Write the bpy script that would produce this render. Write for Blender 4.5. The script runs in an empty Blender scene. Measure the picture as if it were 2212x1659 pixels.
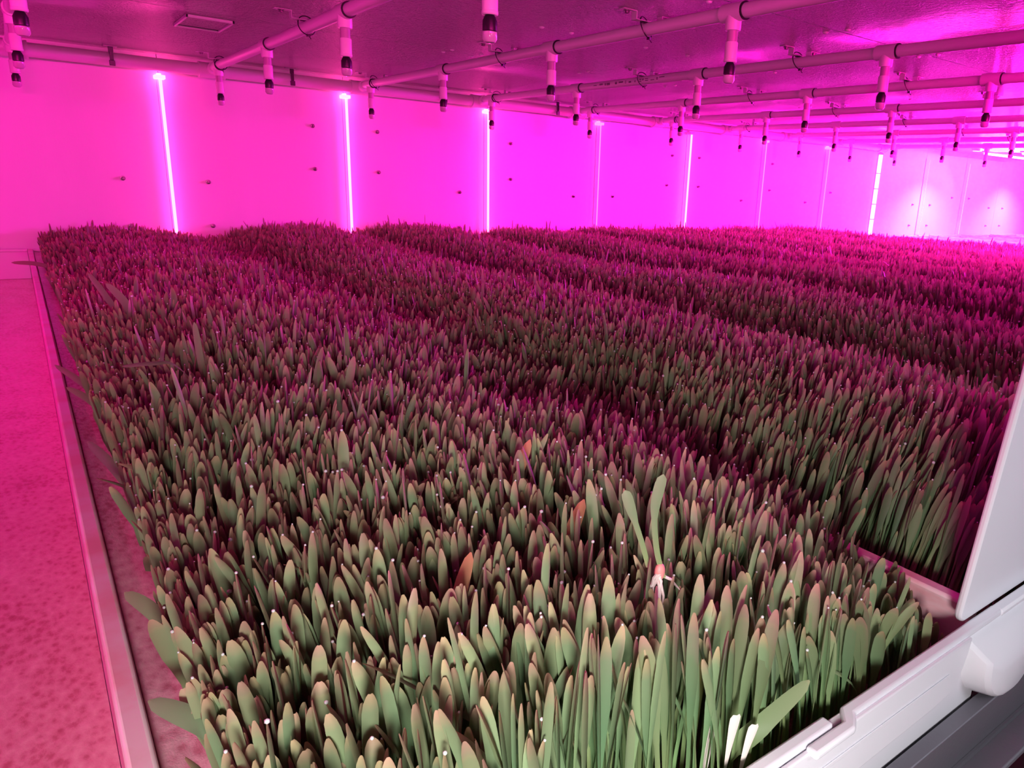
import bpy, bmesh, math
import numpy as np
from mathutils import Matrix, Vector

scn = bpy.context.scene
COL = scn.collection
# ------------------------------------------------------------------ camera
YAW, PITCH, ROLL, FPX, SX, SY = 0.6695, 0.2714, 0.0458, 1567.4, 181.4, -0.66
def camera():
    cy, sy = math.cos(YAW), math.sin(YAW); cp, sp = math.cos(PITCH), math.sin(PITCH)
    F = Vector((sy*cp, cy*cp, -sp)); R = Vector((cy, -sy, 0)); U = R.cross(F)
    c, s = math.cos(ROLL), math.sin(ROLL)
    R2 = R*c + U*s; U2 = U*c - R*s
    cam = bpy.data.cameras.new('camera'); o = bpy.data.objects.new('camera', cam); COL.objects.link(o)
    m = Matrix((R2, U2, -F)).transposed()
    o.rotation_euler = m.to_euler()
    cam.sensor_fit = 'HORIZONTAL'; cam.sensor_width = 36.0
    cam.lens = FPX/2212*36.0
    cam.shift_x = -SX/2212; cam.shift_y = SY/2212
    cam.clip_start = 0.02
    scn.camera = o
camera()
scn.view_settings.view_transform = 'Standard'
scn.view_settings.look = 'None'
scn.view_settings.exposure = 0.0
scn.view_settings.gamma = 1.0
scn.view_settings.use_curve_mapping = False
scn.cycles.use_denoising = True
scn.cycles.max_bounces = 6
scn.cycles.diffuse_bounces = 4
scn.cycles.glossy_bounces = 3
scn.cycles.transmission_bounces = 4
scn.cycles.sample_clamp_indirect = 6.0
scn.cycles.caustics_reflective = False
scn.cycles.caustics_refractive = False

# ------------------------------------------------------------------ world + lights
w = bpy.data.worlds.new('aisle'); scn.world = w; w.use_nodes = True
w.node_tree.nodes['Background'].inputs[0].default_value = (0.80, 0.80, 1.0, 1)
w.node_tree.nodes['Background'].inputs[1].default_value = 0.02

MAG = (1.0, 0.004, 0.38)
MAGB = (1.0, 0.012, 0.80)
def area(name, loc, target, sx, sy, power, color):
    l = bpy.data.lights.new(name, 'AREA'); l.shape = 'RECTANGLE'; l.size = sx; l.size_y = sy
    l.energy = power; l.color = color
    o = bpy.data.objects.new(name, l); COL.objects.link(o); o.location = loc
    o.rotation_euler = (Vector(target)-Vector(loc)).to_track_quat('-Z', 'Y').to_euler()
    return o
def spot(name, loc, target, power, color, ang, blend=0.6, r=0.03):
    l = bpy.data.lights.new(name, 'SPOT'); l.energy = power; l.color = color
    l.spot_size = math.radians(ang); l.spot_blend = blend; l.shadow_soft_size = r
    o = bpy.data.objects.new(name, l); COL.objects.link(o); o.location = loc
    o.rotation_euler = (Vector(target)-Vector(loc)).to_track_quat('-Z', 'Y').to_euler()
    return o
# white light of the aisle outside the growing level, shining in low through the open end
l = area('aisle_light', (-0.06, -0.15, -0.12), (0.22, 0.32, -0.41), 0.10, 0.10, 2.3, (1.0, 0.95, 0.93)); l.data.spread = math.radians(108)
l = area('aisle_light', (0.75, -0.45, 0.10), (0.66, 0.22, -0.22), 0.30, 0.30, 0.75, (0.88, 0.90, 1.0)); l.data.spread = math.radians(85)
# unseen magenta fill lights added along the open end to brighten the far wall
for gx, ga, gp, gc in ((-0.7, 1.0, 7.0, MAG), (0.9, 1.6, 5.5, MAG), (2.6, 1.6, 14.0, MAG), (4.3, 1.6, 85.0, MAG), (6.6, 2.4, 420.0, MAGB)):
    l = area('magenta_fill_bar', (gx, 0.13, 0.335), (gx+0.4, 3.4, 0.30), ga, 0.05, gp, gc)
    l.data.spread = math.radians(72 if gx < 4 else 95)
area('overhead_magenta', (6.95, 2.70, 0.355), (6.2, 2.3, -0.4), 1.2, 0.5, 300.0, MAGB)
area('overhead_magenta', (4.5, 1.15, 0.34), (3.4, 1.5, -0.3), 1.0, 0.3, 230.0, MAGB)  # added out-of-view lamp that brightens the sprouts at right
area('left_fill', (-1.10, 1.60, 0.30), (0.1, 1.5, -0.44), 2.2, 0.05, 10.0, MAG)  # unseen magenta lamp added to brighten the bare tray and left side
# ------------------------------------------------------------------ materials
def mat(name, color, rough=0.5, metal=0.0, emis=None, estr=0.0, **kw):
    m = bpy.data.materials.new(name); m.use_nodes = True
    b = m.node_tree.nodes['Principled BSDF']
    b.inputs['Base Color'].default_value = (*color, 1)
    b.inputs['Roughness'].default_value = rough
    b.inputs['Metallic'].default_value = metal
    if emis:
        b.inputs['Emission Color'].default_value = (*emis, 1); b.inputs['Emission Strength'].default_value = estr
    for k, v in kw.items():
        b.inputs[k].default_value = v
    return m
def nd(m, t, **kw):
    n = m.node_tree.nodes.new(t)
    for k, v in kw.items(): setattr(n, k, v)
    return n
def lk(m, a, b): m.node_tree.links.new(a, b)
def bsdf(m): return m.node_tree.nodes['Principled BSDF']
def ramp(m, fac, stops):
    r = nd(m, 'ShaderNodeValToRGB'); e = r.color_ramp.elements
    while len(e) < len(stops): e.new(0.5)
    for i, (p, c) in enumerate(stops):
        e[i].position = p; e[i].color = (*c, 1)
    lk(m, fac, r.inputs[0]); return r
def coords(m, scale=(1, 1, 1)):
    tc = nd(m, 'ShaderNodeTexCoord'); mp = nd(m, 'ShaderNodeMapping'); mp.inputs['Scale'].default_value = scale
    lk(m, tc.outputs['Object'], mp.inputs[0]); return mp.outputs[0]
def noise(m, vec, scale, detail=3, rough=0.5):
    n = nd(m, 'ShaderNodeTexNoise'); n.inputs['Scale'].default_value = scale
    n.inputs['Detail'].default_value = detail; n.inputs['Roughness'].default_value = rough
    lk(m, vec, n.inputs['Vector']); return n.outputs['Fac']
def bump(m, h, strength, dist):
    b = nd(m, 'ShaderNodeBump'); b.inputs['Strength'].default_value = strength; b.inputs['Distance'].default_value = dist
    lk(m, h, b.inputs['Height']); lk(m, b.outputs[0], bsdf(m).inputs['Normal'])

M_WALL = mat('white_wall_panel', (0.80, 0.80, 0.80), 0.42)
v = coords(M_WALL, (1, 1, 0.25)); f = noise(M_WALL, v, 40, 4)
r = ramp(M_WALL, noise(M_WALL, v, 3, 4), [(0.3, (0.76, 0.76, 0.76)), (0.7, (0.84, 0.84, 0.84))]); lk(M_WALL, r.outputs[0], bsdf(M_WALL).inputs['Base Color'])
bump(M_WALL, f, 0.15, 0.002)

M_CEIL = mat('stucco_ceiling_panel', (0.60, 0.56, 0.58), 0.12, **{'Specular IOR Level': 0.7})
v = coords(M_CEIL, (1, 1, 1)); a = noise(M_CEIL, v, 95, 3, 0.6)
b2 = noise(M_CEIL, coords(M_CEIL, (1, 1, 1)), 1.6, 2)
sm = ramp(M_CEIL, b2, [(0.34, (0.08, 0.08, 0.08)), (0.48, (1, 1, 1))])
mx = nd(M_CEIL, 'ShaderNodeMath', operation='MULTIPLY'); lk(M_CEIL, a, mx.inputs[0]); lk(M_CEIL, sm.outputs[0], mx.inputs[1])
bump(M_CEIL, mx.outputs[0], 1.0, 0.016)

M_PLAS = mat('white_tray_plastic', (0.80, 0.79, 0.84), 0.28)
bump(M_PLAS, noise(M_PLAS, coords(M_PLAS, (1, 1, 1)), 12, 2), 0.1, 0.004)
M_WET = mat('wet_tray_floor', (0.7, 0.5, 0.55), 0.18)
v = coords(M_WET, (1, 0.62, 1))
vo = nd(M_WET, 'ShaderNodeTexVoronoi'); vo.inputs['Scale'].default_value = 150; lk(M_WET, v, vo.inputs['Vector'])
n1 = noise(M_WET, v, 130, 5, 0.7); n2 = noise(M_WET, v, 14, 4, 0.6)
a1 = nd(M_WET, 'ShaderNodeMath', operation='ADD'); lk(M_WET, n1, a1.inputs[0]); lk(M_WET, n2, a1.inputs[1])
a2 = nd(M_WET, 'ShaderNodeMath', operation='MULTIPLY_ADD'); lk(M_WET, vo.outputs['Distance'], a2.inputs[0]); a2.inputs[1].default_value = 0.55; lk(M_WET, a1.outputs[0], a2.inputs[2])
r = ramp(M_WET, a2.outputs[0], [(0.0, (0.46, 0.11, 0.17)), (0.30, (0.58, 0.19, 0.26)), (0.48, (0.70, 0.30, 0.38)), (0.9, (0.80, 0.44, 0.50))])
r.color_ramp.elements[0].position = 0.0
mr = nd(M_WET, 'ShaderNodeMapRange'); mr.inputs[1].default_value = 0.75; mr.inputs[2].default_value = 1.75
lk(M_WET, a2.outputs[0], mr.inputs[0]); lk(M_WET, mr.outputs[0], r.inputs[0])
lk(M_WET, r.outputs[0], bsdf(M_WET).inputs['Base Color'])
bump(M_WET, a1.outputs[0], 0.35, 0.003)

M_RIMP = mat('stained_divider_plastic', (0.8, 0.6, 0.62), 0.3)
v = coords(M_RIMP, (1, 1, 3)); r = ramp(M_RIMP, noise(M_RIMP, v, 22, 4), [(0.35, (0.76, 0.36, 0.40)), (0.62, (0.82, 0.60, 0.64))])
lk(M_RIMP, r.outputs[0], bsdf(M_RIMP).inputs['Base Color'])

M_PVC = mat('white_pvc', (0.78, 0.76, 0.78), 0.35)
M_PVCD = mat('translucent_riser', (0.45, 0.36, 0.42), 0.3)
M_BLACK = mat('black_rubber', (0.012, 0.01, 0.014), 0.35)
M_CLEAR = mat('clear_nozzle_plastic', (0.8, 0.72, 0.8), 0.12, **{'Transmission Weight': 0.35})
M_STEEL = mat('galvanised_strap', (0.78, 0.74, 0.78), 0.4, 0.2)
M_SCREW = mat('screw_steel', (0.25, 0.22, 0.24), 0.35, 0.8)
M_CAP = mat('white_screw_cap', (0.9, 0.9, 0.9), 0.1)
M_BEAM = mat('grey_aluminium', (0.20, 0.19, 0.22), 0.5, 0.6)
bump(M_BEAM, noise(M_BEAM, coords(M_BEAM), 220, 4), 0.25, 0.001)
M_INK = mat('printed_ink', (0.05, 0.02, 0.05), 0.6)
M_LED = mat('lit_led_tube', (0.8, 0.8, 0.8), 0.4, emis=(1.0, 0.04, 0.32), estr=20.0)
M_LEDW = mat('lit_led_bar', (0.8, 0.8, 0.8), 0.4, emis=(1.0, 0.08, 0.62), estr=14.0)
M_LEDC = mat('lit_ceiling_led', (0.8, 0.8, 0.8), 0.4, emis=(1.0, 0.04, 0.80), estr=60.0)
M_LEDD = mat('dim_led_tube', (0.8, 0.8, 0.8), 0.4, emis=(1.0, 0.25, 0.95), estr=1.4)
M_DROP = mat('water', (0.95, 0.95, 0.95), 0.04, **{'Transmission Weight': 0.35, 'Specular IOR Level': 0.9})
M_ROOT = mat('root_mat', (0.35, 0.24, 0.18), 0.8)
bump(M_ROOT, noise(M_ROOT, coords(M_ROOT), 150, 3), 0.8, 0.005)
M_GREY = mat('pale_floor', (0.62, 0.60, 0.56), 0.6)

def blade_material(name, albino=False):
    m = bpy.data.materials.new(name); m.use_nodes = True; nt = m.node_tree
    b = bsdf(m); out = nt.nodes['Material Output']
    at = nd(m, 'ShaderNodeAttribute', attribute_name='bl'); sp = nd(m, 'ShaderNodeSeparateColor'); lk(m, at.outputs['Color'], sp.inputs[0])
    stops = [(0.0, (0.42, 0.42, 0.20)), (0.30, (0.20, 0.29, 0.10)), (0.55, (0.22, 0.30, 0.10)), (0.78, (0.42, 0.32, 0.13)), (1.0, (0.66, 0.26, 0.14))]
    if albino == 'amber': pass
    elif albino:
        c1 = (0.75, 0.68, 0.55); c2 = (0.85, 0.75, 0.70)
    c = ramp(m, sp.outputs[0], [(0.0, (0.42, 0.42, 0.20)), (0.30, (0.18, 0.29, 0.11)), (0.72, (0.150, 0.245, 0.120)), (0.93, (0.21, 0.28, 0.15)), (1.0, (0.44, 0.31, 0.19))] if not albino else stops if albino == 'amber' else [(0, c1), (0.3, c1), (0.6, c2), (0.9, c2), (1, c2)])  # yellowed tips, reddened to put the pink lamp light into the leaf colour
    h = nd(m, 'ShaderNodeHueSaturation'); lk(m, c.outputs[0], h.inputs['Color'])
    mh = nd(m, 'ShaderNodeMapRange'); mh.inputs[3].default_value = 0.455; mh.inputs[4].default_value = 0.53; lk(m, sp.outputs[1], mh.inputs[0]); lk(m, mh.outputs[0], h.inputs['Hue'])
    mv = nd(m, 'ShaderNodeMapRange'); mv.inputs[3].default_value = 0.75; mv.inputs[4].default_value = 1.35; lk(m, sp.outputs[2], mv.inputs[0]); lk(m, mv.outputs[0], h.inputs['Value'])
    # fine lengthwise veins
    lk(m, h.outputs[0], b.inputs['Base Color']); b.inputs['Roughness'].default_value = 0.5
    b.inputs['Specular IOR Level'].default_value = 0.22
    tr = nd(m, 'ShaderNodeBsdfTranslucent')
    hs = nd(m, 'ShaderNodeMix', data_type='RGBA', blend_type='MIX'); hs.inputs[0].default_value = 0.5
    lk(m, h.outputs[0], hs.inputs[6]); hs.inputs[7].default_value = (0.42, 0.34, 0.16, 1)
    lk(m, hs.outputs[2], tr.inputs['Color'])
    ms = nd(m, 'ShaderNodeMixShader'); ms.inputs[0].default_value = 0.30
    lk(m, b.outputs[0], ms.inputs[1]); lk(m, tr.outputs[0], ms.inputs[2]); lk(m, ms.outputs[0], out.inputs['Surface'])
    return m
M_BLADE = blade_material('barley_blade')
M_PALE = blade_material('pale_blade', True)
M_AMBER = blade_material('amber_tipped_blade', 'amber')

# ------------------------------------------------------------------ helpers
def setp(o, label=None, cat=None, group=None, kind=None):
    if label: o['label'] = label
    if cat: o['category'] = cat
    if group: o['group'] = group
    if kind: o['kind'] = kind
    return o
def thing(name, label, cat, loc=(0, 0, 0), group=None):
    o = bpy.data.objects.new(name, None); COL.objects.link(o); o.location = loc; o.empty_display_size = 0.02
    return setp(o, label, cat, group)
def build(name, bm, m, parent=None, loc=(0, 0, 0), bevel=0.0, smooth=True, seg=2):
    me = bpy.data.meshes.new(name); bmesh.ops.recalc_face_normals(bm, faces=bm.faces[:]); bm.to_mesh(me); bm.free()
    for mm in (m if isinstance(m, (list, tuple)) else [m]): me.materials.append(mm)
    o = bpy.data.objects.new(name, me); COL.objects.link(o); o.location = loc
    if parent: o.parent = parent
    if smooth:
        for p in me.polygons: p.use_smooth = True
        try: me.set_sharp_from_angle(angle=math.radians(35))
        except Exception: pass
    if bevel:
        b = o.modifiers.new('bevel', 'BEVEL'); b.width = bevel; b.segments = seg; b.limit_method = 'ANGLE'
    return o
def box(bm, x0, x1, y0, y1, z0, z1):
    vs = [bm.verts.new(p) for p in ((x0,y0,z0),(x1,y0,z0),(x1,y1,z0),(x0,y1,z0),(x0,y0,z1),(x1,y0,z1),(x1,y1,z1),(x0,y1,z1))]
    for f in ((3,2,1,0),(4,5,6,7),(0,1,5,4),(1,2,6,5),(2,3,7,6),(3,0,4,7)): bm.faces.new([vs[i] for i in f])
def frame(d):
    d = Vector(d).normalized(); u = Vector((0, 0, 1)) if abs(d.z) < 0.9 else Vector((1, 0, 0))
    a = d.cross(u).normalized(); return a, d.cross(a).normalized()
def tube(bm, pts, rad, n=16, cap=True):
    """swept circle; rad is a number or one per point"""
    pts = [Vector(p) for p in pts]; rings = []
    a = None
    for i, p in enumerate(pts):
        d = (pts[min(i+1, len(pts)-1)] - pts[max(i-1, 0)])
        if a is None: a, b = frame(d)
        else:
            dn = d.normalized(); a = (a - dn*a.dot(dn)).normalized(); b = dn.cross(a)
        r = rad[i] if isinstance(rad, (list, tuple)) else rad
        rings.append([bm.verts.new(p + (a*math.cos(t) + b*math.sin(t))*r) for t in [2*math.pi*k/n for k in range(n)]])
    for r0, r1 in zip(rings, rings[1:]):
        for k in range(n): bm.faces.new((r0[k], r0[(k+1) % n], r1[(k+1) % n], r1[k]))
    if cap: bm.faces.new(rings[0][::-1]); bm.faces.new(rings[-1])
def lathe(bm, prof, c=(0, 0, 0), n=18):
    """profile of (r, z) round a vertical axis"""
    tube(bm, [(c[0], c[1], c[2]+z) for r, z in prof], [max(r, 1e-4) for r, z in prof], n) if False else None
    rings = [[bm.verts.new((c[0]+r*math.cos(2*math.pi*k/n), c[1]+r*math.sin(2*math.pi*k/n), c[2]+z)) for k in range(n)] for r, z in prof]
    for r0, r1 in zip(rings, rings[1:]):
        for k in range(n): bm.faces.new((r0[k], r0[(k+1) % n], r1[(k+1) % n], r1[k]))
    bm.faces.new(rings[0][::-1]); bm.faces.new(rings[-1])
def prism(bm, poly, axis, a0, a1):
    """polygon of (u, v) extruded along axis: 'x' -> (y,z), 'y' -> (x,z), 'z' -> (x,y)"""
    def P(u, v, a): return {'x': (a, u, v), 'y': (u, a, v), 'z': (u, v, a)}[axis]
    v0 = [bm.verts.new(P(u, v, a0)) for u, v in poly]; v1 = [bm.verts.new(P(u, v, a1)) for u, v in poly]
    n = len(poly)
    for k in range(n): bm.faces.new((v0[k], v0[(k+1) % n], v1[(k+1) % n], v1[k]))
    bm.faces.new(v0[::-1]); bm.faces.new(v1)
ORD = ['first', 'second', 'third', 'fourth', 'fifth', 'sixth', 'seventh', 'eighth', 'ninth', 'tenth', 'eleventh', 'twelfth', 'thirteenth', 'fourteenth']

# ------------------------------------------------------------------ room
YW, ZC = 3.43, 0.395
XL, XR = -1.25, 10.2
ZRIM, ZFL = -0.33, -0.44
YN = 0.209                      # near rim of the trays
PITCHX = 0.583; X0 = 0.0065      # dividers between trays
def struct(name, bm, m, **kw):
    o = build(name, bm, m, **kw); o['kind'] = 'structure'; return o
bm = bmesh.new()
SK = [0.493+0.715*k for k in range(-2, 14)]
e = 0.0012
for a, b_ in zip(SK, SK[1:]):
    x0 = max(a+e, XL); x1 = min(b_-e, XR)
    if x1 > x0: box(bm, x0, x1, YW, YW+0.02, -0.75, ZC+0.02)
struct('wall_far', bm, M_WALL, smooth=False)
bm = bmesh.new(); box(bm, XL-0.03, XR+0.03, YW+0.02, YW+0.05, -1.0, ZC+0.05)
struct('wall_backing', bm, M_WALL, smooth=False)
bm = bmesh.new(); box(bm, XL-0.03, XL, 0.10, YW+0.02, -1.0, ZC+0.02); struct('wall_left', bm, M_WALL, smooth=False)
bm = bmesh.new(); box(bm, XR, XR+0.03, 0.10, YW+0.02, -1.0, ZC+0.02); struct('wall_right', bm, M_WALL, smooth=False)
bm = bmesh.new()
for y0, y1 in ((0.10, 1.229), (1.233, 2.373), (2.377, YW)):
    box(bm, XL, XR, y0, y1, ZC, ZC+0.02)
struct('ceiling', bm, M_CEIL, smooth=False)
bm = bmesh.new(); box(bm, XL-0.03, XR+0.03, 0.10, YW+0.02, ZC+0.02, ZC+0.05)
struct('ceiling_backing', bm, M_CEIL, smooth=False)
bm = bmesh.new(); box(bm, XL-1, XR+0.03, -1.6, YW+0.02, -1.03, -1.0); struct('floor', bm, M_GREY, smooth=False)

# ------------------------------------------------------------------ trays
NT = 15
def tray(k):
    """tray k lies between divider k-1 and divider k"""
    xa = X0 + PITCHX*(k-1); xb = X0 + PITCHX*k
    if k == 0: label = 'bare wet white growing tray on the far left, pink residue on its floor'
    elif k == 1: label = 'white growing tray holding the nearest, leftmost row of barley sprouts'
    elif k <= 8: label = 'white growing tray under the %s row of barley sprouts from the left' % ORD[k-1]
    else: label = 'empty white growing tray beyond the sprouts, %s one to the right of them' % ORD[k-9]
    t = thing('growing_tray', label, 'tray', (xa, YN, ZFL), 'white growing trays side by side')
    L = YW-0.006-YN; W = PITCHX
    bm = bmesh.new(); box(bm, 0.0165, W-0.0005, 0, L, -0.008, 0)
    build('tray_floor', bm, M_WET if k < 9 else M_PLAS, t, smooth=False)
    H = ZRIM-ZFL
    bm = bmesh.new(); box(bm, 0.0165, W-0.0005, L-0.012, L, 0, H)
    box(bm, 0.0165, W-0.0005, L-0.02, L-0.012, H-0.010, H)
    build('far_end_wall', bm, M_PLAS, t, bevel=0.002)
    if k == 1:
        bm = bmesh.new(); box(bm, 0.0165, 0.041, 0.008, L-0.021, 0.0005, H-0.014)
        box(bm, 0.0165, 0.044, 0.008, L-0.021, H-0.014, H-0.011)
        build('inner_ledge', bm, M_WET, t, bevel=0.001)
    if k < 9:
        # near end: wall and rolled rim; the rim of tray 1 is two overlapping lengths with a jog
        bm = bmesh.new(); box(bm, 0.0165, W-0.0005, 0.0, 0.006, -0.004, H-0.004)
        build('near_end_wall', bm, M_PLAS, t, bevel=0.001)
        if k != 1:
            bm = bmesh.new(); box(bm, 0.0165, W+0.012 if k == 0 else W, -0.004, 0.006, H-0.006, H)
            build('rim', bm, M_PLAS, t, bevel=0.002)
        else:
            bm = bmesh.new(); box(bm, 0.0165, 0.366, -0.0015, 0.0075, H-0.007, H+0.001)
            build('rim', bm, M_PLAS, t, bevel=0.002, seg=3)
            bm = bmesh.new()
            poly = [(0.335, -0.0115), (0.376, -0.0115), (0.384, -0.0065), (0.388, -0.003), (W+0.02, -0.003), (W+0.02, 0.0065), (0.384, 0.0065), (0.379, 0.002), (0.374, -0.0025), (0.335, -0.0025)]
            prism(bm, poly, 'z', H-0.006, H)
            build('rim', bm, M_PLAS, t, bevel=0.0022, seg=3)
            # skirt hanging from the rim, its lower right corner swept up
            bm = bmesh.new()
            x1 = 0.549-xa
            poly = [(0.0165, H-0.003), (x1+0.002, H-0.003), (x1-0.001, H-0.018), (x1-0.009, H-0.038), (x1-0.022, H-0.0455), (x1-0.045, H-0.048), (0.30, H-0.052), (0.0165, H-0.056)]
            prism(bm, poly, 'y', -0.0062, -0.0025)
            build('skirt', bm, M_PLAS, t, bevel=0.0012, smooth=True)
            bm = bmesh.new(); box(bm, 0.05, x1-0.03, -0.0072, -0.0062, H-0.026, H-0.0225)
            build('skirt_rib', bm, M_PLAS, t, bevel=0.0008)
    # divider on the right of the tray (its own part), continuous to the far end
    bm = bmesh.new(); y0 = 0.014
    box(bm, W+0.0, W+0.0155, y0, L-0.021, -0.008, H)
    d = build('divider', bm, M_RIMP, t, bevel=0.003)
    if k == 1:
        # moulded boss where the divider meets the rim, outside
        bm = bmesh.new()
        xs = 0.553-xa
        def ring(y, zb, zt, x0, x1):
            cx = (x0+x1)/2; r = (x1-x0)/2; pts = [(x0, zt)]
            for q in range(13):
                a_ = math.pi*(1+q/12); pts.append((cx+r*math.cos(a_), zb+r*0.9+r*0.9*math.sin(a_)))
            pts.append((x1, zt)); return [bm.verts.new((u, y, v_)) for u, v_ in pts]
        r0 = ring(0.0, H-0.078, H-0.008, xs, xs+0.125); r1 = ring(-0.018, H-0.074, H-0.026, xs+0.012, xs+0.110); r2 = ring(-0.022, H-0.066, H-0.034, xs+0.03, xs+0.09)
        for A, B in ((r0, r1), (r1, r2)):
            for q in range(len(A)-1): bm.faces.new((A[q], A[q+1], B[q+1], B[q]))
            bm.faces.new((A[-1], A[0], B[0], B[-1]))
        bm.faces.new(r2)
        build('boss', bm, M_PLAS, t, bevel=0.003)
    return t
for k in range(0, NT): tray(k)

# beam carrying the tray ends
t = thing('support_rail', 'grey aluminium rail under the near tray ends at lower right', 'rail', (0, 0.2, -0.46))
bm = bmesh.new(); box(bm, XL, XR, -0.006, 0.006, -0.02, 0.055); build('web', bm, M_BEAM, t, bevel=0.001)
bm = bmesh.new(); box(bm, XL, XR, -0.030, -0.006, 0.005, 0.011); build('flange', bm, M_BEAM, t, bevel=0.002)
bm = bmesh.new(); box(bm, XL, XR, -0.0085, -0.0062, 0.0112, 0.016); build('seam_bead', bm, M_BEAM, t)
# the level below: its pale edge board just showing in the corner
bm = bmesh.new(); box(bm, XL, XR, -0.30, 0.165, -0.62, -0.60)
setp(build('lower_shelf_board', bm, M_GREY, bevel=0.002), 'pale shelf board of the level below, at the bottom right corner', 'shelf')

# white panel standing on the near tray rim
bm = bmesh.new()
poly = []
Wp, Hp, rr = 0.34, 0.40, 0.012
for cx, cz, a0 in ((rr, rr, 180), (Wp-rr, rr, 270), (Wp-rr, Hp-rr, 0), (rr, Hp-rr, 90)):
    for q in range(7):
        a_ = math.radians(a0+90*q/6); poly.append((cx+rr*math.cos(a_), cz+rr*math.sin(a_)))
prism(bm, poly, 'y', 0.0, 0.006)
pnl = build('white_panel', bm, M_PLAS, loc=(0.556, 0.2175, -0.3325), bevel=0.002)
pnl.rotation_euler = (math.radians(3.5), 0, 0)
setp(pnl, 'smooth white plastic panel standing on edge behind the tray rim at right', 'panel')

# ------------------------------------------------------------------ LED strips on the far wall
def led(k):
    x = 0.493+0.715*k
    wide = (k == 7); dim = k in (3, 5, 6) or k > 7
    m = M_LEDW if wide else (M_LEDD if dim else M_LED)
    adj = 'wide bright' if wide else ('thin dim' if dim else 'bright white glowing')
    where = {0: 'nearest the camera at left', 1: 'second from the left', 2: 'third from the left', 3: 'fourth from the left', 4: 'fifth from the left, right of the dim one', 5: 'sixth from the left', 6: 'seventh from the left, just left of the wide one', 7: 'the widest of all', 8: 'first to the right of the wide one', 9: 'second to the right of the wide one'}[k]
    t = thing('led_strip', '%s vertical wall LED strip, %s' % (adj, where), 'LED strip', (x, YW, -0.0), 'vertical LED strips on the far wall')
    r = 0.020 if wide else (0.0028 if dim else 0.0058)
    zt = 0.305; zb = -0.325
    bm = bmesh.new()
    if wide: box(bm, -r, r, -0.016, -0.006, zb, zt)
    else: tube(bm, [(0, -0.034, zb), (0, -0.034, zt)], r, 10)
    build('light_tube', bm, m, t, bevel=0.002 if wide else 0)
    bm = bmesh.new(); box(bm, -r*1.3, r*1.3, -0.0045, -0.0005, zb-0.01, zt+0.01); box(bm, -r, r, -0.042, -0.0005, zb-0.012, zb-0.001); build('mounting_channel', bm, M_PLAS, t)
    if k < 8:
        bm = bmesh.new(); box(bm, -0.018, 0.018, -0.042, -0.0005, zt, zt+0.014); box(bm, -0.007, 0.007, -0.02, -0.001, zt+0.014, zt+0.022)
        build('top_connector', bm, M_LEDD if dim else (M_LED if k in (0, 1, 2) else M_CAP), t, bevel=0.002)
    if wide:
        for z in (0.16, 0.04, -0.08, -0.2):
            bm = bmesh.new(); box(bm, -r-0.002, r+0.002, -0.0175, -0.003, z, z+0.006); build('clip', bm, M_PVC, t)
for k in range(0, 10): led(k)

# LED bars under the ceiling near the far right
for i, (x, y) in enumerate(((6.35, 3.02), (6.35, 2.72), (6.0, 2.42))):
    t = thing('led_bar', ['horizontal LED bar under the ceiling at far right, nearest the wall', 'horizontal LED bar under the ceiling at far right, middle one', 'horizontal LED bar under the ceiling at far right, farthest from the wall'][i], 'LED bar', (x, y, 0.372), 'LED bars under the far right ceiling')
    bm = bmesh.new(); box(bm, 0.0, 1.2, -0.018, 0.018, 0, 0.012); build('housing', bm, M_PVC, t, bevel=0.002)
    bm = bmesh.new(); tube(bm, [(0.02, 0, -0.008), (1.18, 0, -0.008)], 0.009, 10); build('light_tube', bm, M_LEDC, t)
for i, x in enumerate((6.25, 7.75)):
    t = thing('downlight', 'small round downlight by the far wall, %s bright pool at right' % ('above the left' if i == 0 else 'above the right'), 'downlight', (x, 3.04, ZC-0.001), 'downlights by the far wall')
    bm = bmesh.new(); lathe(bm, [(0.030, -0.016), (0.032, 0.0)]); build('housing', bm, M_PVC, t)
    bm = bmesh.new(); lathe(bm, [(0.022, -0.019), (0.022, -0.0162)]); build('lens', bm, M_LEDW, t)
    spot('pool_light', (x, 3.04, ZC-0.03), (x, 3.045, -0.40), 60.0, (1.0, 0.38, 0.85), 122, 0.8)

# ------------------------------------------------------------------ sprinkler plumbing
XP = [0.0759+0.593*k for k in range(10)]
XP[0] = 0.050
NY = [1.178-0.689+0.0, 1.178, 1.867, 2.556, 3.245]
HPZ = 0.36; RP = 0.0150
def nozzle(parent, first=[None]):
    n = len(first)
    # one drop: riser, coupling, valve, tip; meshes shared between copies
    if first[0] is None:
        def mk(nm, m, prof):
            bm = bmesh.new(); lathe(bm, prof, n=20); o = build(nm, bm, m); return o
        a = mk('drop_pipe', M_PVCD, [(0.0115, -0.062), (0.0115, -0.030)])
        c = mk('coupling', M_PVC, [(0.0125, -0.099), (0.0142, -0.097), (0.0142, -0.093), (0.0135, -0.092), (0.0138, -0.060), (0.0125, -0.058)])
        b = mk('check_valve', M_BLACK, [(0.007, -0.124), (0.0125, -0.123), (0.0125, -0.108), (0.0095, -0.102), (0.0070, -0.098)])
        d = mk('spray_tip', M_CLEAR, [(0.005, -0.142), (0.009, -0.141), (0.0125, -0.136), (0.0125, -0.125), (0.009, -0.1235)])
        first[0] = (a, c, b, d)
        src = first[0]
        return src
    return tuple(COL_link(o.copy()) for o in first[0])
def COL_link(o): COL.objects.link(o); return o
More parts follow.
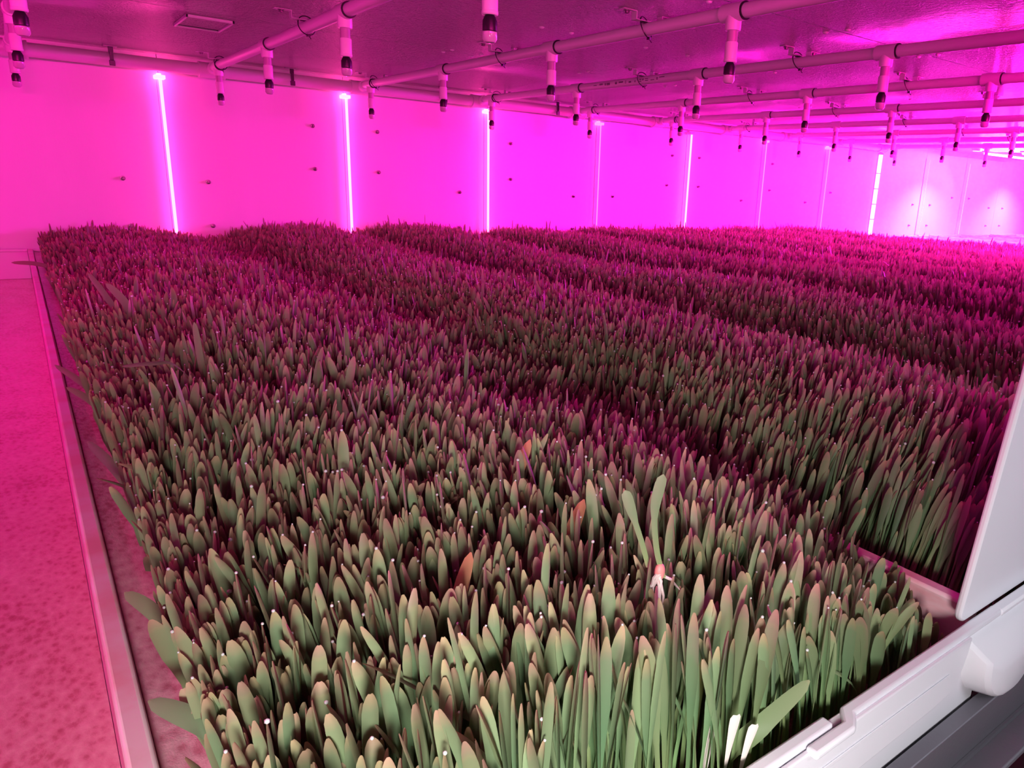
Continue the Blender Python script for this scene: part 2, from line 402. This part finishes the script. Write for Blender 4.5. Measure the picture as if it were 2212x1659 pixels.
def sprinkler(k):
    x = XP[k]
    t = thing('sprinkler_pipe', 'white sprinkler pipe with hanging nozzles under the ceiling, %s' % (
        'directly overhead at the left edge' if k == 0 else '%s full line from the left' % ORD[k-1] if k < 9 else 'the farthest one at right'),
        'sprinkler pipe', (x, 0, HPZ), 'white sprinkler pipes under the ceiling')
    yn = 0.95 if k == 0 else 0.12
    ye = 3.335
    bm = bmesh.new(); tube(bm, [(0, yn, 0), (0, ye, 0)], RP, 20); build('pipe', bm, M_PVC, t)
    for i, y in enumerate(NY):
        if y < yn+0.04: continue
        if k > 2 and i == 0: pass
        bm = bmesh.new(); tube(bm, [(0, y-0.030, 0), (0, y+0.030, 0)], 0.0190, 20); lathe(bm, [(0.0165, -0.036), (0.0172, -0.030), (0.0172, -0.006)], (0, y, 0), 20)
        tee = build('tee', bm, M_PVC, t)
        if k in (1, 2, 3, 4, 5) and i > 0:
            bm = bmesh.new(); tube(bm, [(0, y-0.033, 0), (0, y-0.0302, 0)], 0.0188, 20)
            o = build('seal_ring', bm, M_BLACK, tee)
        # dark printed marking on the tee
        for j, s in enumerate(nozzle(t)):
            s.parent = t; s.location = (0, y, 0)
    if k in (1, 2, 3, 4):
        # printed pipe marking: a run of short dark dashes
        bm = bmesh.new(); y = 2.02
        rng = np.random.RandomState(5+k)
        while y < 2.42 and k == 3:
            l = rng.uniform(0.006, 0.03)
            for q in range(3):
                z0 = -0.003+0.003*q
                if rng.rand() < 0.7: box(bm, -RP-0.0003, -RP+0.001, y, y+l, z0-0.001, z0+0.001)
            y += l+rng.uniform(0.004, 0.02)
        if len(bm.verts): build('printed_marking', bm, M_INK, t)
        else: bm.free()
    return t
# nozzle templates live under the first pipe that uses them
for k in range(10): sprinkler(k)

t = thing('header_pipe', 'thick white supply pipe running along the top of the far wall', 'pipe', (0, 3.365, 0.352))
bm = bmesh.new(); tube(bm, [(XL+0.02, 0, 0), (XP[9]+0.04, 0, 0)], 0.0235, 24); build('pipe', bm, M_PVC, t)
for k in range(10):
    bm = bmesh.new(); x = XP[k]
    tube(bm, [(x-0.04, 0, 0), (x+0.04, 0, 0)], 0.0285, 24)
    tube(bm, [(x-0.046, 0, 0), (x-0.038, 0, 0)], 0.0300, 24); tube(bm, [(x+0.038, 0, 0), (x+0.046, 0, 0)], 0.0300, 24)
    tube(bm, [(x, -0.050, 0.006), (x, -0.01, 0.004)], 0.0215, 24)
    build('tee', bm, M_PVC, t)

# strap hangers with black zip ties
HY = [3.19, 2.15, 1.46]
strap_me = [None]
def hanger(k, j):
    x, y = XP[k], HY[j]
    t = thing('pipe_hanger', 'strap hanger with zip tie on the %s sprinkler pipe from left, %s' % (ORD[k], ['by the far wall', 'halfway along', 'nearest the camera'][j]),
              'pipe hanger', (x, y, ZC), 'strap hangers holding the sprinkler pipes')
    if strap_me[0] is None:
        bm = bmesh.new(); th = 0.0016; d = -0.0175; fo = 0.082; fi = 0.040
        top = [(-fo, 0), (-fi, 0), (-fi, d), (fi, d), (fi, 0), (fo, 0)]
        bot = [(-fo, -th), (-fi-th, -th), (-fi-th, d-th), (fi+th, d-th), (fi+th, -th), (fo, -th)]
        prism(bm, top+bot[::-1], 'y', -0.010, 0.010)
        strap = build('strap', bm, M_STEEL, t, bevel=0.0006)
        scr = []
        for sx in (-1, 1):
            bm = bmesh.new(); lathe(bm, [(0.003, -0.009), (0.0055, -0.008), (0.0055, -0.004), (0.008, -0.0035), (0.008, -0.0015)], (sx*0.064, 0, 0), 10)
            scr.append(build('screw', bm, M_SCREW, t))
        bm = bmesh.new(); pts = []
        for q in range(25):
            a_ = 2*math.pi*q/24
            pts.append((0.0225*math.sin(a_), 0.010*math.cos(a_)*1.0+0.002, -0.030+0.0245*math.cos(a_)))
        tube(bm, pts, 0.0014, 8); box(bm, -0.004, 0.004, -0.012, -0.004, -0.0585, -0.052)
        tube(bm, [(0.0, -0.008, -0.055), (0.003, -0.011, -0.061), (0.004, -0.014, -0.064)], 0.0011, 6)
        tie = build('zip_tie', bm, M_BLACK, t)
        bm = bmesh.new(); box(bm, -0.006, 0.006, -0.006, 0.006, -0.030, -0.0175); box(bm, -0.0165, 0.0165, -0.004, 0.004, -0.0215, -0.0185)
        clip = build('saddle_clip', bm, M_BLACK, t)
        strap_me[0] = (strap, scr[0], scr[1], tie, clip)
    else:
        for s in strap_me[0]:
            c = s.copy(); c.parent = t; COL.objects.link(c)
            if c.name.startswith('zip_tie'): c.rotation_euler = (0, 0, ((k*7+j*5) % 5-2)*0.16); c.location = (0, 0, 0)
for k in range(1, 9):
    for j in range(3):
        if k >= 7 and j == 0: continue
        hanger(k, j)

# dark clips carrying the header pipe
for i, (x, y) in enumerate(((0.337, 3.36), (0.965, 3.36), (1.655, 3.36), (2.30, 3.36))):
    t = thing('header_clip', 'small dark clip hanging from the ceiling on the supply pipe, %s from the left' % ORD[i], 'clip', (x, 3.350, ZC), 'clips on the supply pipe')
    bm = bmesh.new(); box(bm, -0.022, 0.022, -0.012, 0.012, -0.003, 0); build('plate', bm, M_STEEL, t, bevel=0.001)
    bm = bmesh.new(); box(bm, -0.008, 0.008, -0.018, -0.014, -0.022, -0.003); box(bm, -0.006, 0.006, -0.022, -0.018, -0.05, -0.02); box(bm, -0.009, 0.009, -0.024, -0.016, -0.068, -0.05)
    build('hook', bm, M_BLACK, t, bevel=0.001)

# hatch in the ceiling
t = thing('ceiling_hatch', 'small rectangular hatch frame in the smooth ceiling at upper left', 'hatch', (0.495, 2.54, ZC))
bm = bmesh.new(); a, b_ = 0.062, 0.10
for x0, x1, y0, y1 in ((-a, a, -b_, -b_+0.006), (-a, a, b_-0.006, b_), (-a, -a+0.006, -b_, b_), (a-0.006, a, -b_, b_)): box(bm, x0, x1, y0, y1, -0.008, 0)
build('frame', bm, M_STEEL, t, bevel=0.001)
bm = bmesh.new(); box(bm, -a+0.006, a-0.006, b_-0.016, b_-0.0065, -0.004, -0.0005); build('gap_seal', bm, M_BLACK, t)
bm = bmesh.new(); box(bm, -a+0.007, a-0.007, -b_+0.007, b_-0.017, -0.003, -0.0005); build('hatch_panel', bm, M_CEIL, t)

# bolts in the far wall
bolts = [(0.334, -0.068, 'lower-middle bolt left of the first LED strip'), (0.343, -0.249, 'lowest bolt left of the first LED strip'), (0.632, -0.072, 'upper bolt just right of the first LED strip'), (0.634, -0.249, 'lowest bolt just right of the first LED strip'),
 (1.066, 0.18, 'upper bolt just left of the second LED strip'), (1.066, -0.001, 'lower bolt just left of the second LED strip'), (1.358, 0.176, 'upper bolt just right of the second LED strip'), (1.358, -0.003, 'lower bolt just right of the second LED strip'),
 (1.778, -0.082, 'upper bolt just left of the third LED strip'), (1.777, -0.257, 'lowest bolt just left of the third LED strip'), (2.075, 0.171, 'upper bolt just right of the third LED strip'), (2.077, -0.008, 'lower bolt just right of the third LED strip'),
 (2.49, -0.086, 'upper bolt left of the thin fourth LED strip'), (2.49, -0.265, 'lowest bolt left of the thin fourth LED strip'), (2.774, -0.08, 'upper bolt right of the thin fourth LED strip'), (2.772, -0.258, 'lowest bolt right of the thin fourth LED strip'),
 (3.231, 0.175, 'upper bolt left of the fifth LED strip'), (3.20, -0.002, 'lower bolt left of the fifth LED strip'), (3.466, 0.174, 'upper bolt right of the fifth LED strip'), (3.476, -0.002, 'lower bolt right of the fifth LED strip'),
 (3.897, -0.08, 'upper bolt left of the sixth LED strip'), (3.888, -0.254, 'lowest bolt left of the sixth LED strip'), (4.187, 0.172, 'upper bolt right of the sixth LED strip'), (4.182, -0.005, 'lower bolt right of the sixth LED strip'),
 (4.60, -0.08, 'upper bolt left of the seventh LED strip'), (4.596, -0.257, 'lowest bolt left of the seventh LED strip'), (4.898, -0.002, 'bolt midway between the seventh LED strip and the wide one'),
 (6.094, -0.071, 'upper left bolt beside the first seam right of the wide LED strip'), (6.379, -0.07, 'upper right bolt beside the first seam right of the wide LED strip'), (6.086, -0.247, 'lower left bolt beside the first seam right of the wide LED strip'), (6.38, -0.247, 'lower right bolt beside the first seam right of the wide LED strip'),
 (6.75, 0.0, 'bolt left of the second seam right of the wide LED strip'), (7.07, 0.0, 'bolt right of the second seam right of the wide LED strip'),
 (7.50, -0.08, 'upper bolt in the rightmost bright pool, left one'), (7.79, -0.08, 'upper bolt in the rightmost bright pool, right one'), (7.50, -0.25, 'lower bolt in the rightmost bright pool, left one'), (7.79, -0.25, 'lower bolt in the rightmost bright pool, right one')]
bolt_me = None
for x, z, lab in bolts:
    if bolt_me is None:
        bm = bmesh.new(); tube(bm, [(0, 0, 0), (0, -0.004, 0), (0, -0.0045, 0), (0, -0.014, 0), (0, -0.017, 0)], [0.009, 0.009, 0.0055, 0.0055, 0.003], 10)
        o = build('wall_bolt', bm, M_SCREW); bolt_me = o
    else: o = bolt_me.copy(); COL.objects.link(o)
    o.location = (x, YW, z); setp(o, 'small dark ' + lab, 'bolt', 'bolts in the far wall')

# screw caps in the ceiling panels
caps = []
for y, row in ((1.262, 'in front of the near seam'), (1.202, 'behind the near seam'), (1.797, 'in the middle row'), (2.343, 'just before the far seam'), (2.407, 'just past the far seam')):
    xs = {1.262: [0.83, 1.268, 1.697, 2.15, 2.6], 1.202: [1.705, 2.15, 2.6], 1.797: [1.18, 1.278, 1.553, 1.729, 2.156, 2.6, 3.05], 2.343: [1.19, 1.298, 1.748, 2.197, 2.65, 3.1], 2.407: [1.19, 1.297, 1.755, 2.2, 2.65, 3.1]}[y]
    for i, x in enumerate(xs): caps.append((x, y, 'white ceiling screw cap %s, %s from left' % (row, ORD[i])))
cap_me = None
for x, y, lab in caps:
    if cap_me is None:
        bm = bmesh.new(); lathe(bm, [(0.002, -0.0045), (0.0055, -0.0035), (0.0072, -0.0015), (0.0076, 0.0)], n=12); o = build('screw_cap', bm, M_CAP); cap_me = o
    else: o = cap_me.copy(); COL.objects.link(o)
    o.location = (x, y, ZC); setp(o, lab, 'screw cap', 'white screw caps in the ceiling')

# ------------------------------------------------------------------ barley sprouts
def sn(x, y, sc, seed):
    """cheap smooth noise in -1..1"""
    r = np.random.RandomState(seed); out = 0
    for i in range(5):
        a, ph = r.uniform(0, 2*np.pi, 2); f = sc*r.uniform(0.6, 1.6)
        out = out + np.sin((x*np.cos(a)+y*np.sin(a))*f+ph)
    return out/3.0
def add_mesh(name, V, Fq, bl, mats, matidx=None, parent=None):
    me = bpy.data.meshes.new(name)
    me.vertices.add(len(V)); me.vertices.foreach_set('co', V.astype(np.float32).ravel())
    me.loops.add(Fq.size); me.loops.foreach_set('vertex_index', Fq.astype(np.int32).ravel())
    me.polygons.add(len(Fq)); ls = np.arange(0, Fq.size, Fq.shape[1], dtype=np.int32)
    me.polygons.foreach_set('loop_start', ls)
    me.polygons.foreach_set('use_smooth', np.ones(len(Fq), bool))
    for m in mats: me.materials.append(m)
    if matidx is not None: me.polygons.foreach_set('material_index', matidx.astype(np.int32))
    me.update(calc_edges=True)
    if bl is not None:
        at = me.attributes.new('bl', 'FLOAT_COLOR', 'POINT'); at.data.foreach_set('color', bl.astype(np.float32).ravel())
    o = bpy.data.objects.new(name, me); COL.objects.link(o)
    if parent: o.parent = parent
    return o
def blades(base, L, lean, bend, wmax, facing, rng, rows=8, across=3, rb=None, stem=0.34):
    """base (n,3); L length; lean (n,2) horizontal drift per unit height; bend (n,) extra droop; returns verts, quads, attr, tips"""
    n = len(base); t = np.interp(np.linspace(0, 1, rows), np.linspace(0, 1, 10), [0, .45, .62, .71, .79, .865, .925, .962, .988, 1.0])
    T = t[None, :]
    h = L[:, None]*(T - 0.5*bend[:, None]*T**3)
    dr = L[:, None]*(T*0.55 + 0.45*T**2)
    ld = np.hypot(lean[:, 0], lean[:, 1])[:, None]+1e-6
    extra = (bend[:, None]*0.8*T**3)*L[:, None]
    cx = base[:, 0:1] + lean[:, 0:1]*dr + lean[:, 0:1]/ld*extra
    cy = base[:, 1:2] + lean[:, 1:2]*dr + lean[:, 1:2]/ld*extra
    cz = base[:, 2:3] + h
    # width: thin sheath, then the blade, blunt tip
    s = np.clip((t-0.62)/0.19, 0, 1); s = s*s*(3-2*s)
    tip = np.sqrt(np.clip(1-((t-0.895)/0.105).clip(0, 1)**2.0, 0.0, 1))
    prof = (stem + (1-stem)*s)*tip; prof[-1] = 0.22
    wv = wmax[:, None]*0.5*prof[None, :]
    fa = facing[:, None] + rng.uniform(-0.9, 0.9, n)[:, None]*T
    ax, ay = np.cos(fa), np.sin(fa)
    V = np.zeros((n, rows, across, 3))
    offs = np.linspace(-1, 1, across)
    for j, o in enumerate(offs):
        V[:, :, j, 0] = cx + ax*wv*o; V[:, :, j, 1] = cy + ay*wv*o; V[:, :, j, 2] = cz
        if across > 2:
            cup = (abs(o)-0.5)*wv*0.55
            V[:, :, j, 0] += -ay*cup; V[:, :, j, 1] += ax*cup
    A = np.zeros((n, rows, across, 4)); A[..., 0] = T[:, :, None]
    rb1 = rng.rand(n) if rb is None else rb
    A[..., 1] = rb1[:, None, None]; A[..., 2] = rng.rand(n)[:, None, None]; A[..., 3] = 1
    idx = np.arange(n*rows*across).reshape(n, rows, across)
    Q = np.stack([idx[:, :-1, :-1], idx[:, :-1, 1:], idx[:, 1:, 1:], idx[:, 1:, :-1]], -1).reshape(-1, 4)
    return V.reshape(-1, 3), Q, A.reshape(-1, 4), V[:, -1, across//2]
ZB = -0.425
def top_z(X, Y, k):
    xc = X0+PITCHX*(k-0.5)+0.006
    u = np.abs(X-xc)/0.29
    z = -0.243 - 0.068*np.minimum(u, 1.1)**2.8
    z = z + 0.016*sn(X, Y, 3.0, 5)*np.clip((Y-0.7)/0.8, 0, 1)
    if k == 1:
        v = X-0.27; z = -0.241 - np.where(v > 0, 0.052*(v/0.33)**2, 0.045*np.abs(v/0.22)**2.8) + 0.016*sn(X, Y, 3.0, 5)*np.clip((Y-0.7)/0.8, 0, 1) + 0.007*sn(X, Y, 14, 12) + 0.007*sn(X, Y, 9, 11+k) + 0.006*sn(X, Y, 22, 31+k)
    z = z - 0.016*np.clip((Y-1.9)/1.4, 0, 1)
    if k == 1:
        z -= 0.050*np.exp(-((X-0.60)/0.10)**2-((Y-0.20)/0.12)**2)
        z -= 0.035*np.exp(-((Y-0.20)/0.10)**2)*np.clip((X-0.20)/0.3, 0, 1)
    return z
TIPS = []
def grass_row(k, dens, rows, across):
    rng = np.random.RandomState(100+k)
    xa = X0+PITCHX*(k-1)+0.022; xb = X0+PITCHX*k-0.004
    if k == 1: xa = 0.0585
    ya, yb = 0.226, 3.395
    if k > 2: ya = max(0.226, xa/3.0-0.35)
    # jittered rows, denser close to the camera
    n = int(dens*(xb-xa)*(yb-ya))
    X = rng.uniform(xa, xb, n); Y = rng.uniform(ya, yb, n)
    if k == 2:
        kp = (X > xa+0.024) | (Y > 0.45); X = X[kp]; Y = Y[kp]; n = len(X)
    if k == 1:
        # crowd both long edges so the mat reads as a dense block
        ne = int(n*0.10); X = np.r_[X, xa+rng.exponential(0.008, ne)]; Y = np.r_[Y, rng.uniform(ya, yb, ne)]
        X = X+0.0; n = len(X)
    Z = top_z(X, Y, k) + rng.normal(0, 0.010, n) - 0.03*(rng.rand(n) < 0.25)*rng.rand(n)
    tall = rng.rand(n) < 0.011
    Z = Z + tall*rng.uniform(0.010, 0.042, n)*(0.4+0.6*(Y > 0.7))
    L = np.maximum(Z-ZB, 0.03)
    lx = 0.07*sn(X, Y, 7, 51+k) + rng.normal(0, 0.065, n)
    ly = 0.06*sn(X, Y, 6, 71+k) + rng.normal(0, 0.06, n)
    # edges fan outward
    el = np.clip(1-(X-xa)/0.05, 0, 1); er = np.clip(1-(xb-X)/0.05, 0, 1)
    lx = lx*(1-0.5*np.maximum(el, er)) - (0.07 if k == 1 else 0.16)*el + 0.16*er
    ny = np.clip(1-(Y-ya)/0.06, 0, 1); ly = ly*(1-ny) + 0.02*ny
    if k == 2:
        c = np.exp(-((Y-0.25)/0.22)**2)*np.clip((0.95-X)/0.3, 0, 1); lx = lx + 0.42*c
    # blades with sideways growth over the divider are kept inside the rim at the near end
    if k == 1: lx = np.where((X > 0.5) & (Y < 0.31), np.minimum(lx, 0.0), lx)
    bend = np.clip(rng.normal(0.03, 0.05, n), 0, 0.3) + (rng.rand(n) < 0.04)*rng.uniform(0.1, 0.4, n)
    bend = bend*(1-0.8*el)
    W = np.clip(rng.normal(0.0076, 0.0018, n), 0.0035, 0.0115)
    if across == 2: W *= 1.06
    V, Q, A, tips = blades(np.c_[X, Y, np.full(n, ZB)], L, np.c_[lx, ly], bend, W, rng.uniform(0, np.pi, n), rng, rows, across)
    TIPS.append((k, tips))
    mi = np.zeros(len(Q))
    # root and seed slab under the blades
    x0, x1, y0, y1 = xa-0.004, xb+0.003, ya-0.004, yb+0.006
    gx, gy = np.meshgrid(np.linspace(x0, x1, 16), np.linspace(y0, y1, 60), indexing='ij')
    gz = ZB+0.006+0.004*sn(gx, gy, 60, 3)
    SV = np.c_[gx.ravel(), gy.ravel(), gz.ravel()]; gi = np.arange(16*60).reshape(16, 60)+len(V)
    SQ = np.stack([gi[:-1, :-1], gi[1:, :-1], gi[1:, 1:], gi[:-1, 1:]], -1).reshape(-1, 4)
    # skirt of the slab
    o0 = len(V)+len(SV)
    ringi = np.concatenate([gi[:, 0], gi[-1, 1:], gi[-2::-1, -1], gi[0, -2:0:-1]])
    RV = SV[ringi-len(V)].copy(); RV[:, 2] = ZFL+0.0005
    ri = np.arange(len(ringi)); nx = (ri+1) % len(ringi)
    RQ = np.stack([ringi[ri], o0+ri, o0+nx, ringi[nx]], -1)
    V2 = np.r_[V, SV, RV]; Q2 = np.r_[Q, SQ, RQ]; A2 = np.r_[A, np.tile([0, .5, .5, 1], (len(SV)+len(RV), 1))]
    mi = np.r_[mi, np.ones(len(SQ)+len(RQ))]
    o = add_mesh('barley_sprouts', V2, Q2, A2, [M_BLADE, M_ROOT], mi)
    setp(o, 'dense row of green barley sprouts, %s' % ('nearest the camera beside the bare tray' if k == 1 else '%s row counted from the bare tray' % ORD[k-1]),
         'sprouts', 'rows of barley sprouts', 'stuff')
for k in range(1, 9):
    dens = {1: 15500, 2: 14500, 3: 12500}.get(k, 9000)
    rows, ac = {1: (10, 3), 2: (9, 3), 3: (7, 2)}.get(k, (6, 2))
    grass_row(k, dens, rows, ac)

# water drops on the tips
def drops():
    rng = np.random.RandomState(9)
    bm = bmesh.new(); bmesh.ops.create_icosphere(bm, subdivisions=1, radius=1.0)
    bm.verts.index_update(); SV = np.array([v.co[:] for v in bm.verts]); SF = np.array([[v.index for v in f.verts] for f in bm.faces]); bm.free()
    P = []
    for k, t in TIPS:
        if k > 5: continue
        fr = {1: 0.12, 2: 0.16, 3: 0.20, 4: 0.2, 5: 0.14}[k]
        s = t[rng.rand(len(t)) < fr]; P.append(s)
    P = np.concatenate(P); d = np.hypot(P[:, 0], P[:, 1])
    keep = (d < 2.4); P = P[keep]
    r = rng.uniform(0.0006, 0.0013, len(P)) + (rng.rand(len(P)) < 0.1)*0.0006 + 0.0004*np.clip(np.hypot(P[:, 0], P[:, 1])-0.8, 0, 1)
    V = (SV[None]*r[:, None, None] + P[:, None, :] + np.array([0, 0, 0.0004])).reshape(-1, 3)
    F = (SF[None] + (np.arange(len(P))*len(SV))[:, None, None]).reshape(-1, 3)
    o = add_mesh('water_droplets', V, F, None, [M_DROP])
    setp(o, 'tiny clear water droplets beading on the tips of the sprouts', 'water droplets', None, 'stuff')
drops()

# ------------------------------------------------------------------ single leaves that stand out
def leaf_mesh(name, pts, wmax, side, m=None, parent=None, rows=18, prof=None, tint=0.6, t0=0.35):
    """a ribbon leaf swept through pts with its flat side across 'side'"""
    P = [Vector(p) for p in pts]
    def at(u):
        x = u*(len(P)-1); i = min(int(x), len(P)-2); f = x-i
        p0, p1, p2, p3 = P[max(i-1, 0)], P[i], P[i+1], P[min(i+2, len(P)-1)]
        return 0.5*((2*p1)+(p2-p0)*f+(2*p0-5*p1+4*p2-p3)*f*f+(3*p1-p0-3*p2+p3)*f**3)
    side = Vector(side).normalized(); V = []; A = []
    for i in range(rows):
        u = i/(rows-1); c = at(u); d = (at(min(u+0.02, 1))-at(max(u-0.02, 0))).normalized()
        s = (side-d*side.dot(d)).normalized(); nrm = d.cross(s)
        if prof: wv = wmax*0.5*prof(u)
        else:
            q = min(max((u-0.15)/0.4, 0), 1); q = q*q*(3-2*q)
            wv = wmax*0.5*(0.28+0.72*q)*math.sqrt(max(1-(max(u-0.7, 0)/0.3)**2.2, 0.01))
        for o in (-1, 0, 1):
            V.append(c+s*wv*o+nrm*((abs(o)-0.5)*wv*0.35)); A.append((t0+(0.95-t0)*u, tint, 0.75, 1))
    idx = np.arange(rows*3).reshape(rows, 3)
    Q = np.stack([idx[:-1, :-1], idx[:-1, 1:], idx[1:, 1:], idx[1:, :-1]], -1).reshape(-1, 4)
    return add_mesh(name, np.array([v[:] for v in V]), Q, np.array(A), [m or M_BLADE], None, parent)
LV = [
 ('bright green leaf drooping left over the rim at the bottom left corner', [(0.083, 0.355, -0.395), (0.066, 0.372, -0.325), (0.046, 0.392, -0.302), (0.022, 0.428, -0.298)], 0.0125, (0.6, 0.5, 0.5), 0.9),
 ('dull leaf leaning left from the near tray edge, above the bright drooping one', [(0.075, 0.50, -0.41), (0.056, 0.51, -0.34), (0.040, 0.535, -0.308), (0.024, 0.563, -0.298)], 0.0105, (0.5, 0.5, 0.6), 0.3),
 ('short broad leaf leaning left just in front of the dull leaning one', [(0.07, 0.48, -0.40), (0.057, 0.485, -0.34), (0.047, 0.495, -0.318), (0.036, 0.505, -0.305)], 0.011, (0.5, 0.5, 0.6), 0.6),
 ('long pale leaf hanging left across the mat edge, halfway up the left side', [(0.075, 0.80, -0.40), (0.056, 0.815, -0.33), (0.042, 0.85, -0.305), (0.026, 0.92, -0.297)], 0.010, (0.5, 0.5, 0.6), 0.5),
 ('upper of two dark leaves hanging over the left edge of the mat', [(0.085, 1.20, -0.41), (0.06, 1.21, -0.34), (0.04, 1.24, -0.312), (0.012, 1.30, -0.295)], 0.009, (0.4, 0.5, 0.6), 0.2),
 ('lower of two dark leaves hanging over the left edge of the mat', [(0.085, 1.14, -0.41), (0.06, 1.15, -0.345), (0.042, 1.17, -0.318), (0.02, 1.20, -0.305)], 0.009, (0.4, 0.5, 0.6), 0.2),
 ('dark thin leaf sticking out sideways at the far left corner of the mat', [(0.10, 2.66, -0.40), (0.07, 2.66, -0.325), (0.02, 2.67, -0.302), (-0.037, 2.70, -0.300)], 0.012, (0, 0.3, 1), 0.2),
 ('tall upright pale leaf rising above the mat left of centre', [(0.372, 1.60, -0.40), (0.375, 1.60, -0.31), (0.378, 1.60, -0.255), (0.376, 1.60, -0.190)], 0.010, (1, -0.6, 0), 0.6),
 ('long leaf leaning left from the first crest, left part of the mat', [(0.13, 1.50, -0.40), (0.118, 1.51, -0.28), (0.10, 1.53, -0.23), (0.082, 1.56, -0.195)], 0.010, (1, -0.4, 0), 0.6),
 ('broad leaf beside the long leaning one, left part of the mat', [(0.145, 1.42, -0.40), (0.135, 1.42, -0.28), (0.12, 1.43, -0.23), (0.098, 1.44, -0.198)], 0.013, (1, -0.4, 0), 0.5),
 ('leaf lying almost flat across the sprouts on the left', [(0.165, 1.00, -0.30), (0.13, 1.00, -0.243), (0.105, 1.01, -0.238), (0.075, 1.03, -0.243)], 0.010, (0, 1, 0.2), 0.5),
 ('pink-tipped pointed leaf standing up on the left part of the mat', [(0.162, 1.03, -0.40), (0.162, 1.03, -0.28), (0.160, 1.03, -0.235), (0.158, 1.03, -0.195)], 0.0085, (1, -0.5, 0), 0.3),
 ('amber leaf with a broad tip near the front centre', [(0.176, 0.362, -0.40), (0.182, 0.368, -0.33), (0.190, 0.376, -0.275), (0.210, 0.392, -0.243)], 0.0100, (1, -0.5, 0), 0.3),
 ('amber pointed leaf standing at the front, left of the yellow one', [(0.318, 0.276, -0.41), (0.318, 0.276, -0.33), (0.320, 0.278, -0.295), (0.322, 0.280, -0.266)], 0.0100, (1, -0.7, 0), 0.3),
 ('tall amber leaf rising from the crest into the dark valley', [(0.300, 0.50, -0.40), (0.305, 0.505, -0.30), (0.318, 0.512, -0.262), (0.340, 0.522, -0.228)], 0.0105, (1, -0.6, 0), 0.3),
 ('broad amber leaf leaning right, just left of the uprooted seedling', [(0.270, 0.385, -0.40), (0.278, 0.39, -0.31), (0.292, 0.397, -0.268), (0.318, 0.410, -0.238)], 0.0110, (1, -0.6, 0), 0.3),
 ('large yellow-green leaf leaning right toward the tray rim joint', [(0.300, 0.238, -0.42), (0.306, 0.234, -0.345), (0.322, 0.226, -0.318), (0.356, 0.219, -0.297)], 0.0125, (0.5, 0.1, 0.9), 0.15),
 ('yellowish upright leaf standing above the white dead leaves', [(0.325, 0.249, -0.42), (0.324, 0.248, -0.34), (0.323, 0.247, -0.30), (0.326, 0.250, -0.268)], 0.0105, (1, -0.6, 0), 0.1),
]
for lab, pts, wd, side, tint in LV:
    setp(leaf_mesh('barley_leaf', pts, wd, side, tint=tint, m=M_AMBER if 'amber' in lab else None), lab, 'leaf', 'single barley leaves that stand out')
for lab, pts in (('chalk white dead leaf by the rim, upper left of three', [(0.300, 0.236, -0.40), (0.299, 0.232, -0.34), (0.296, 0.226, -0.299)]),
                 ('chalk white dead leaf by the rim, right of three', [(0.306, 0.230, -0.41), (0.306, 0.226, -0.345), (0.308, 0.221, -0.308)]),
                 ('chalk white dead leaf by the rim, leftmost and smallest of three', [(0.288, 0.240, -0.40), (0.287, 0.238, -0.35), (0.286, 0.236, -0.309)])):
    setp(leaf_mesh('dead_leaf', pts, 0.0068, (1, -0.4, 0), m=M_PALE, prof=lambda u: 0.25+0.75*min(1, max(0, (u-0.45)/0.4)) if u < 0.97 else 0.6), lab, 'leaf', 'white dead leaves by the rim')

# uprooted seedling lying on the sprouts: two shoots, seed and hanging roots
def seedling():
    t = thing('uprooted_seedling', 'uprooted barley seedling with pink roots lying on top of the sprouts', 'seedling', (0.2855, 0.2915, -0.2280))
    def shoot(pts, wd):
        return leaf_mesh('shoot', pts, wd, (1, -0.6, 0), parent=t, tint=0.65, t0=0.2,
                         prof=lambda u: (0.42+0.10*math.sin(u*3)) if u < 0.55 else (0.42+0.58*math.sin(min((u-0.55)/0.30, 1)*math.pi/2))*math.sqrt(max(1-(max(u-0.85, 0)/0.15)**2.2, 0.01)))
    shoot([(-0.004, 0.003, -0.002), (-0.008, 0.006, 0.014), (-0.013, 0.010, 0.032), (-0.0175, 0.014, 0.049)], 0.0068)
    shoot([(0.005, -0.002, -0.010), (0.000, 0.001, 0.010), (-0.002, 0.003, 0.036), (0.001, 0.001, 0.060)], 0.0072)
    bm = bmesh.new(); bmesh.ops.create_uvsphere(bm, u_segments=12, v_segments=8, radius=1)
    for v in bm.verts: v.co = Vector((v.co.x*0.0038, v.co.y*0.003, v.co.z*0.0062)) + Vector((0.003, 0, -0.006))
    build('seed', bm, mat('seed_pink', (0.75, 0.25, 0.24), 0.5), t)
    mr_ = mat('pale_root', (0.82, 0.62, 0.60), 0.5)
    rng = np.random.RandomState(4)
    for i, (dx, dy, dz) in enumerate(((-0.020, -0.002, -0.032), (-0.015, -0.004, -0.036), (-0.010, 0.0, -0.034), (0.002, -0.006, -0.050), (-0.003, -0.004, -0.028), (0.018, -0.002, -0.017), (0.004, -0.004, -0.036))):
        bm = bmesh.new(); p0 = Vector((0.001, -0.001, -0.006)); p3 = p0+Vector((dx, dy, dz))
        pts = []
        for q in range(8):
            u = q/7; p = p0.lerp(p3, u); p += Vector((rng.normal(0, 0.0008), rng.normal(0, 0.0006), 0.005*math.sin(u*math.pi)*(1 if i != 5 else 0.5))); pts.append(p)
        tube(bm, pts, [0.0011, 0.0011, 0.001, 0.001, 0.0009, 0.0008, 0.0006, 0.0003], 6)
        build('root', bm, mr_, t)
seedling()
